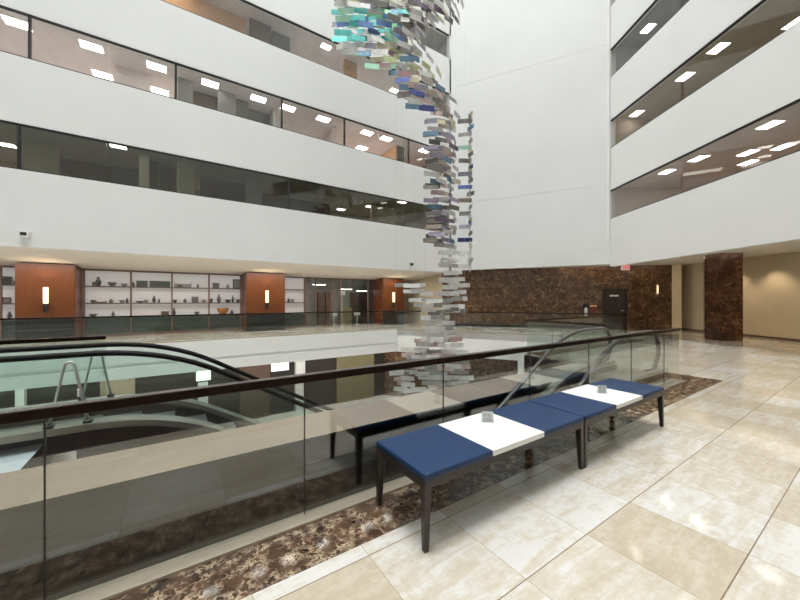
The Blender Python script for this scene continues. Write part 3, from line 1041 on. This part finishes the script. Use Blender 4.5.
def escalator(label, kx, sgn, y0, y1, s_new, s_end, rub, s_floor):
    """y0 / y1: the two handrail lines; runs down towards +x * sgn from the knee at kx"""
    r = tag(empty('escalator', (kx, (y0 + y1) / 2, 0)), label, 'escalator')
    ss = [s_new + (s_end - s_new) * i / 60 for i in range(61)]
    yc = (y0 + y1) / 2
    for yy, side in ((y0 - yc, -1), (y1 - yc, 1)):
        # handrail with rounded newel end
        pts = [(sgn * s, yy, prof(s, .97)) for s in ss[::-1]]
        n = 14
        pts += [(sgn * (s_new - .385 * math.sin(math.pi * i / n)), yy, .585 + .385 * math.cos(math.pi * i / n)) for i in range(1, n + 1)]
        pts += [(sgn * (s_new + .25), yy, .2)]
        MB().tube(pts, .034, 10, .042).build('handrail', rub, r, smooth=True)
        # glass balustrade
        g = MB()
        top = [(sgn * s, prof(s, .945)) for s in ss]
        bot = [(sgn * s, prof(s, .2)) for s in ss]
        arc = [(sgn * (s_new - .36 * math.sin(math.pi * i / n)), .585 + .36 * math.cos(math.pi * i / n)) for i in range(1, n)]
        outline = top[::-1] + arc + bot
        m_ = len(outline)
        vs = [(x, yy - .006, z) for x, z in outline] + [(x, yy + .006, z) for x, z in outline]
        k = len(ss)
        na = len(arc)
        ti = list(range(k))[::-1]          # index of top for increasing s
        bi = [k + na + i for i in range(k)]
        fs = []
        for off in (0, m_):
            for i in range(k - 1):
                fs.append((ti[i] + off, ti[i + 1] + off, bi[i + 1] + off, bi[i] + off))
            fs.append([k - 1 + off] + [k + j + off for j in range(na)] + [bi[0] + off])
        for i in range(m_):
            fs.append((i, (i + 1) % m_, m_ + (i + 1) % m_, m_ + i))
        g.add(vs, fs)
        g.build('balustrade', M['esc_glass'], r)

        def band(h0, h1, ya, yb):
            bb = MB()
            sx = [s_new - .5] + ss
            vs = []
            for s in sx:
                vs += [(sgn * s, ya, prof(s, h0)), (sgn * s, yb, prof(s, h0)), (sgn * s, yb, prof(s, h1)), (sgn * s, ya, prof(s, h1))]
            fs = []
            for i in range(len(sx) - 1):
                for j in range(4):
                    fs.append((4 * i + j, 4 * i + (j + 1) % 4, 4 * i + 4 + (j + 1) % 4, 4 * i + 4 + j))
            fs.append((0, 1, 2, 3))
            e = 4 * (len(sx) - 1)
            fs.append((e, e + 1, e + 2, e + 3))
            return bb.add(vs, fs)
        wo = .20 if s_floor is None else .12
        band(.13, .205, yy + side * .0 - (.05 if side > 0 else wo), yy + (wo if side > 0 else .05)).build('deck', M['steel'], r)
        band(-.15, .125, yy - side * .09, yy - side * .05).build('skirt', M['black'], r)
        # outer cladding of the truss, only where it runs past the landing floor
        cl = MB()
        sx = [s for s in ss if s > -.95]
        vs = []
        ya, yb = yy + side * (wo - .02), yy + side * (wo - .05)
        for s in sx:
            vs += [(sgn * s, ya, prof(s, -.95)), (sgn * s, yb, prof(s, -.95)), (sgn * s, yb, prof(s, .125)), (sgn * s, ya, prof(s, .125))]
        fs = []
        for i in range(len(sx) - 1):
            for j in range(4):
                fs.append((4 * i + j, 4 * i + (j + 1) % 4, 4 * i + 4 + (j + 1) % 4, 4 * i + 4 + j))
        cl.add(vs, fs)
        cl.build('cladding', M['clad'], r)
    hw = (y1 - y0) / 2 - .1
    MB().box(min(sgn * (s_new - .55), sgn * -.72), -hw, .005, max(sgn * (s_new - .55), sgn * -.72), hw, .02).build('comb_plate', M['steel'], r)
    s = -.7
    k = 0
    while prof(s, 0) > -4.2:
        zt = prof(s + .2, 0)
        MB().box(min(sgn * s, sgn * (s + .41)), -hw, zt - .2, max(sgn * s, sgn * (s + .41)), hw, zt).build('step', M['step'], r)
        s += .4
        k += 1
    return r


escalator('escalator going down from the landing with the metal A-frames at left', -.09, 1, 5.30, 6.25, -2.1, 7.6, M['rubber'], None)
escalator('escalator whose black handrails, greyed by sheen, rise beyond the blue benches', 6.5, -1, 2.80, 3.72, -1.42, 7.6, M['rubber_sheen'], 1)

# A-frame stands
for k, (u0, u1, ut, vt, vb, y) in enumerate([(49, 88, 69.5, 362, 417, 5.17), (82, 111, 97, 349.5, 393.5, 6.38)]):
    x0, _, _ = at_y(u0, vb, y)
    x1, _, z1 = at_y(u1, vb, y)
    xt, _, zt = at_y(ut, vt, y)
    zb = .206
    r = tag(empty('barrier_stand', (xt, y, zb)), ['nearer silver A-frame stand on the landing edge, seen over the railing', 'farther silver A-frame stand beside the black-topped railing'][k], 'barrier', 'silver A-frame stands')
    h = zt - zb
    a, c = x0 - xt, x1 - xt
    pts = [(a, 0, .02)] + [(.042 * math.sin(t_), 0, h - .045 + .045 * math.cos(t_)) for t_ in (-1.35, -.9, -.45, 0, .45, .9, 1.35)] + [(c, 0, .02)]
    MB().tube(pts, .014, 8).build('frame', M['alu'], r, smooth=True)
    MB().box(c * .42, -.012, h * .44, c * .42 + .02, .012, h * .56).build('tag', M['plastic_white'], r)
    for xx in (a, c):
        MB().box(xx - .04, -.04, 0, xx + .04, .04, .035).build('foot', M['black'], r, bevel=.008, seg=1)


# ------------------------------------------------------------------ benches
def bench(x, y, label):
    L_, D_, Z = 1.905, .62, .497
    r = tag(empty('bench', (x, y, 0)), label, 'bench', 'blue and white lobby benches')
    third = L_ / 3
    # frame: apron rails all round, under the pads
    f = MB()
    f.box(.058, .003, Z - .10, L_ - .058, .03, Z - .046)
    f.box(.058, D_ - .03, Z - .10, L_ - .058, D_ - .003, Z - .046)
    f.box(.003, .058, Z - .10, .03, D_ - .058, Z - .046)
    f.box(L_ - .03, .058, Z - .10, L_ - .003, D_ - .058, Z - .046)
    f.box(.03, .03, Z - .085, L_ - .03, D_ - .03, Z - .05)
    f.build('frame', M['frame'], r)
    for sx in (0, 1):
        for sy in (0, 1):
            w0, w1 = .06, .035
            xo = 0 if sx == 0 else L_
            yo = 0 if sy == 0 else D_
            dx, dy = (1 if sx == 0 else -1), (1 if sy == 0 else -1)
            vs = []
            for z, w in ((0, w1), (.02, w1 + .002), (Z - .046, w0)):
                vs += [(xo, yo, z), (xo + dx * w, yo, z), (xo + dx * w, yo + dy * w, z), (xo, yo + dy * w, z)]
            fs = [(0, 1, 2, 3), (8, 9, 10, 11)] + [(4 * i + j, 4 * i + (j + 1) % 4, 4 * i + 4 + (j + 1) % 4, 4 * i + 4 + j) for i in range(2) for j in range(4)]
            MB().add(vs, fs).build('leg', M['frame'], r, bevel=.004, seg=1)
    for i in (0, 2):
        o = MB().box(i * third + .002, -.004, Z - .046, (i + 1) * third - .002, D_ + .004, Z).build('seat_pad', M['blue'], r, bevel=.012, seg=3, smooth=True)
        o['label'] = 'blue vinyl seat pad'
    o = MB().box(third + .001, -.004, Z - .046, 2 * third - .001, D_ + .004, Z - .003).build('table_section', M['table_white'], r, bevel=.003, seg=2)
    o['label'] = 'white middle table section'
    return r


bench(1.315, 1.675, 'nearer blue bench with white middle section, standing on the tile floor')
bench(3.24, 1.675, 'farther blue bench with white middle section, next to the rail end')


def card_holder(x, y, z, rz, label):
    r = tag(empty('card_holder', (x, y, z), rz), label, 'sign holder', 'clear card holders on the benches')
    MB().box(-.055, -.035, 0, .055, .035, .006).build('base', M['acrylic'], r)
    MB().box(-.055, -.012, .006, .055, -.007, .095).box(-.055, .007, .006, .055, .012, .095).build('holder', M['acrylic'], r)
    c = MB().box(-.048, -.004, .008, .048, .003, .088).build('card', M['card'], r)
    b = MB()
    b.box(-.035, -.006, .02, .03, -.0045, .032).box(-.035, -.006, .045, -.012, -.0045, .075).box(.0, -.006, .045, .03, -.0045, .07)
    b.build('print', M['print'], c)


p = at_z(487.5, 421.5, .494)
card_holder(p[0], p[1], .4945, -.75, 'small clear card holder on the white section of the nearer bench')
p = at_z(602, 393, .494)
card_holder(p[0], p[1], .4945, -.75, 'small clear card holder on the white section of the farther bench')

# ------------------------------------------------------------------ security cameras
for k, (u, v, y) in enumerate([(26, 235.5, YL), (410.5, 264.5, YL)]):
    x, _, z = at_y(u, v, y)
    sc = 1.0 if k == 0 else .8
    r = tag(empty('security_camera', (x, y, z)), ['white dome camera low on the long white wall at left', 'small dark camera low on the long white wall beside the hanging artwork'][k], 'security camera')
    MB().box(-.13 * sc, -.06, -.13 * sc, .13 * sc, 0, .13 * sc).build('bracket', M['plastic_white'], r, bevel=.02, seg=2)
    MB().box(-.10 * sc, -.24 * sc, -.09 * sc, .10 * sc, -.062, .09 * sc).build('housing', M['plastic_white'] if k == 0 else M['black'], r, bevel=.03, seg=2)
    MB().box(-.07 * sc, -.25 * sc, -.03 * sc, .07 * sc, -.235 * sc, .07 * sc).build('lens_window', M['black'], r, bevel=.006, seg=1)

# corridor downlights
for k, (u, v) in enumerate([(752, 262), (735, 265), (800, 250)]):
    Yd = [13.6, 15.2, 11.2][k]
    x, y = W(14.6, Yd)
    r = tag(empty('downlight', (x, y, 3.45)), '%s recessed downlight along the beige corridor wall, from the marble column' % ORD[[1, 0, 2][k]], 'downlight', 'corridor downlights')
    MB().lathe([(.085, -.012), (.1, -.012), (.1, 0), (.085, 0)], 16).build('ring', M['plastic_white'], r)
    MB().lathe([(.08, -.006), (.08, -.002)], 16).build('lens', M['lamp_warm'], r)
    l = bpy.data.lights.new('downlight_beam', 'SPOT')
    l.energy = 110
    l.color = (1, .8, .56)
    l.spot_size = math.radians(95)
    l.spot_blend = .7
    l.shadow_soft_size = .05
    lo = bpy.data.objects.new('downlight_beam', l)
    COL.objects.link(lo)
    lo.parent = r
    lo.location = (0, 0, -.04)

# lower-level shopfront pieces
for u0, u1, v0, v1, mn, nm, lb, ct in [(271, 289, 361, 370, 'lamp', 'light_box', 'bright white light box in the lower shopfront', 'light'),
                                       (196, 211, 367, 380, 'lamp', 'light_box', 'bright white light box in the lower shopfront near the escalator handrails', 'light'),
                                       (295, 304, 358, 405, 'white2', 'column', None, None), (198, 208, 383, 412, 'white2', 'wall_lower_panel', None, None),
                                       (337, 374, 354, 396, 'olive', 'wall_lower_panel', None, None), (240, 270, 364, 392, 'office_brown', 'wall_lower_panel', None, None),
                                       (100, 135, 372, 398, 'office_tan', 'wall_lower_panel', None, None), (17, 26, 385, 425, 'white2', 'column', None, None)]:
    x0, _, z1 = at_y(u0, v0, 18.5)
    x1, _, z0 = at_y(u1, v1, 18.5)
    if nm == 'light_box':
        r = tag(empty(nm, ((x0 + x1) / 2, 18.5, (z0 + z1) / 2)), lb, ct, 'lower level light boxes')
        hw, hh = (x1 - x0) / 2, (z1 - z0) / 2
        MB().box(-hw, 0, -hh, hw, .098, hh).build('housing', M['plastic_white'], r)
        MB().box(-hw + .03, -.012, -hh + .03, hw - .03, -.001, hh - .03).build('diffuser', emis('light_box_glow', (1, .95, .92, 1), 1.6), r)
    else:
        struct(MB().box(x0, 18.3 if nm == 'column' else 18.5, -4.5, x1, 18.6, -1.17 if nm == 'column' else min(z1, -1.17)).build(nm, M[mn]))

# ------------------------------------------------------------------ hanging artwork of small plates
PM = {}
for nm, c, mt, ro in [('cyan', (112, 214, 208), .25, .3), ('green', (130, 205, 146), .25, .3), ('mint', (166, 212, 188), .2, .3), ('azure', (112, 146, 198), .3, .3),
                      ('lime', (186, 196, 150), .2, .3), ('sand', (198, 192, 164), .2, .35), ('pink', (196, 172, 168), .2, .35), ('rose', (184, 150, 152), .2, .3), ('plum', (124, 110, 128), .3, .3),
                      ('navy', (78, 90, 146), .3, .25), ('steelblue', (104, 136, 160), .3, .25), ('mauve', (150, 144, 160), .3, .25), ('grey', (142, 138, 134), .4, .25),
                      ('silver', (186, 185, 182), .4, .25), ('pale', (214, 213, 210), .1, .35), ('tan', (156, 146, 132), .3, .3), ('dark', (104, 100, 97), .4, .25), ('gold', (196, 196, 142), .2, .3)]:
    PM[nm] = plain('plate_' + nm, srgb(*c), ro, mt, noise=.12, scale=6)


def pick(u, v, back):
    if v < 48 and u < 405:
        t = random.random()
        if 8 < v < 42 and t < .62:
            return random.choice(['cyan', 'cyan', 'green', 'mint', 'azure', 'cyan', 'azure', 'lime'])
        return random.choice(['lime', 'sand', 'grey', 'silver', 'mauve', 'pale', 'silver'])
    if v < 48:
        return random.choice(['grey', 'plum', 'tan', 'silver', 'mauve', 'sand', 'dark', 'pale'])
    if v < 78:
        return random.choice(['sand', 'pink', 'pale', 'lime', 'rose', 'silver', 'sand', 'steelblue', 'mint'])
    if v < 116:
        return random.choice(['grey', 'steelblue', 'navy', 'silver', 'tan', 'pink', 'mauve', 'grey', 'sand'])
    if v < 245:
        if back:
            return random.choice(['navy', 'steelblue', 'mauve', 'mint', 'grey', 'gold', 'silver', 'tan', 'grey'])
        return random.choice(['grey', 'silver', 'tan', 'mauve', 'grey', 'sand', 'silver', 'plum', 'dark', 'steelblue', 'pink'])
    if v < 330:
        return random.choice(['silver', 'pale', 'pale', 'grey', 'pale', 'silver', 'pale'])
    return random.choice(['pale', 'pale', 'pink', 'grey', 'pale', 'silver', 'silver'])


ROWS = []
SP = [(-60, 22, 338, 462, 1.0), (22, 30, 336, 438, 1.0), (30, 46, 338, 424, 1.0), (46, 58, 350, 424, .95), (58, 70, 372, 430, .9), (70, 82, 392, 440, .9), (82, 94, 402, 450, .9),
      (94, 112, 410, 455, .85), (112, 242, 431, 457, .95), (242, 262, 444, 456, .9), (262, 276, 444, 460, 1), (276, 300, 443, 464, 1), (300, 312, 440, 462, 1),
      (312, 336, 427, 450, 1.0), (336, 346, 420, 460, .85), (346, 358, 404, 464, .85), (358, 392, 396, 467, .72)]
plates = []
Y0 = 12.5
rp = 6.9


def put(u, v, phi, dY, w=.6, h=.2, back=False):
    Y = Y0 + dY
    x, y = W((u - 400) / F * Y, Y)
    z = H - (v - 300) / F * Y
    yaw = -math.atan2(SA, CA) + phi + random.uniform(-.3, .3)
    w *= random.uniform(.78, 1.05)
    h *= .85 if v > 112 else 1
    plates.append((Matrix.Translation((x, y, z)) @ Matrix.Rotation(yaw, 4, 'Z') @ Matrix.Rotation(random.uniform(-.25, .25), 4, 'X') @ Matrix.Rotation(random.uniform(-.05, .05), 4, 'Y'), w, h, pick(u, v, back), v))


v = -58.0
ri = 0
while v < 392:
    for v0, v1, u0, u1, dens in SP:
        if v0 <= v < v1:
            wide = u1 - u0
            n = max(2, int(wide / (6.5 if v < 112 else 5.8)))
            for i in range(n):
                if random.random() > dens:
                    continue
                f = (i + .5 + (.25 if ri % 2 else -.25)) / n
                u = u0 + wide * f + random.uniform(-2, 2)
                phi = (-.05 + 1.2 * f ** 1.8) if v < 112 else (.05 + 1.0 * f if v < 262 else random.uniform(-.35, .25))
                dY = random.uniform(-.8, .8) + 1.0 * f
                put(u, v + random.uniform(-1.4, 1.4), phi, dY)
    # second strand on the far side
    if 110 < v < 270:
        k = ri % 2
        put(465 if k == 0 else 470.5, v, .0 if k == 0 else -1.2, 1.2, .58 if k == 0 else .4, .2, True)
        put(470, v + 3, 1.25, 1.2, .4, .2, True)
        if k == 0 and v < 240:
            put(432 + random.uniform(-2, 2), v, -.2, -.3, .55, .18)
    # wing rising to the left
    if 284 < v < 314:
        c = 417 + (v - 287) * .95
        for j in range(3 if v < 300 else 4):
            put(c - 13 + 8.5 * j + random.uniform(-2, 2), v + random.uniform(-2, 2), random.uniform(-.2, .2), random.uniform(-.6, .6), .62, .17)
    v += rp if v < 112 else (6.6 if v < 300 else 5.6)
    ri += 1
for u, v in ((431, 236), (439, 245), (443, 252.5), (448, 260)):
    put(u, v, .1, -.3, .4, .17)

art = tag(empty('hanging_sculpture', (*W(.119 * 12.5, 12.5), -1.8)), 'tall hanging artwork of many small shimmering plates in the middle of the void', 'sculpture')
bpy.context.view_layer.update()
inv = Matrix.Translation(art.location).inverted()
order = [p for p in plates if p[4] > -4]
rest = [p for p in plates if p[4] <= -4]
random.shuffle(order)
front, rest = order[:100], order[100:] + rest
for Mx, w, h, mn, v in front:
    MB().box(-w / 2, -.006, -h / 2, w / 2, .006, h / 2, inv @ Mx).build('plate', PM[mn], art)
keys = list(PM)
b = MB()
for Mx, w, h, mn, v in rest:
    b.box(-w / 2, -.006, -h / 2, w / 2, .006, h / 2, inv @ Mx, keys.index(mn))
o = b.build('plates', [PM[k] for k in keys], art)
o['kind'] = 'stuff'
wires = sorted({(round(p[0].translation.x, 1), round(p[0].translation.y, 1)): p[0].translation.z for p in plates if p[4] > 100}.items(), key=lambda t: t[1])[::7][:16]
for (x, y), z in wires:
    MB().tube([inv @ Vector((x, y, z)), inv @ Vector((x, y, TOP - .5))], .0022, 5).build('wire', M['alu'], art)

# ------------------------------------------------------------------ light
w = bpy.data.worlds.new('World')
S.world = w
w.use_nodes = True
bg = w.node_tree.nodes['Background']
bg.inputs['Color'].default_value = (.93, .97, 1, 1)
bg.inputs['Strength'].default_value = 1.0


def area(name, loc, sx, sy, L_, col=(1, 1, 1), rot=(0, 0, 0)):
    l = bpy.data.lights.new(name, 'AREA')
    l.shape = 'RECTANGLE'
    l.size, l.size_y = sx, sy
    l.energy = L_ * math.pi * sx * sy
    l.color = col
    o = bpy.data.objects.new(name, l)
    o.location = loc
    o.rotation_euler = rot
    COL.objects.link(o)
    return o


area('skylight', (0, 3.5, TOP - .3), 28, 20, 30.5, (.985, .99, 1))
# recessed lighting of the low ceilings; the office lights are added fill
area('walkway_ceiling_light', (-1, 17.4, 3.08), 26, 1.2, 7.0, (1, .95, .90))
area('office_warm_fill', (-1.4, 15.95, BANDS[2][1] + .10), 3.6, .5, 7, (1, .86, .70))  # unseen area light added to warm the upper office front
x, y = W(13.0, 8)
area('corridor_ceiling_light', (x, y, 3.43), 1.5, 14, .8, (1, .86, .70), (0, 0, -.59))
x, y = W(11.2, 18)
area('lobby_ceiling_light', (x, y, 3.43), 5, 1.0, 1.2, (1, .85, .68), (0, 0, -.95))
for lo, hi in BANDS[1:]:
    area('office_fill_light', (-1, 19.5, hi + .10), 29, .8, 5.0, (1, .95, .92))  # unseen row added behind the sills to brighten the rooms
lo, hi = BANDS[0]
area('office_fill_light', (-1, 19.5, hi + .10), 29, .8, 5.0, (1, .93, .86))  # same added fill for the lowest band
for k, (lo, hi) in enumerate(BANDS):
    p = RM @ Vector((7, 8.0, 0))
    area('office_fill_light', (p.x, p.y, hi + .10), 13, .8, (6, 7, 2.5, 1.5)[k], (1, .91, .84), (0, 0, RZ))  # added fill deep in the right-hand rooms
area('lower_ceiling_light', (0, 17.2, -1.22), 24, 1.2, 2.6, (1, .95, .9))

# ------------------------------------------------------------------ camera, colour
cam = bpy.data.cameras.new('camera')
cam.sensor_width = 36
cam.lens = F / 800 * 36
cam.clip_start = .05
co = bpy.data.objects.new('camera', cam)
co.location = (0, 0, H)
co.rotation_euler = (math.pi / 2, 0, -math.atan2(SA, CA))
COL.objects.link(co)
S.camera = co
S.view_settings.view_transform = 'Standard'
S.view_settings.look = 'None'
S.view_settings.exposure = 0
S.view_settings.gamma = 1
S.cycles.use_denoising = True
S.cycles.max_bounces = 10
S.cycles.diffuse_bounces = 5
S.cycles.glossy_bounces = 5
S.cycles.transparent_max_bounces = 32
S.cycles.sample_clamp_indirect = 5
S.cycles.caustics_reflective = False
S.cycles.caustics_refractive = False
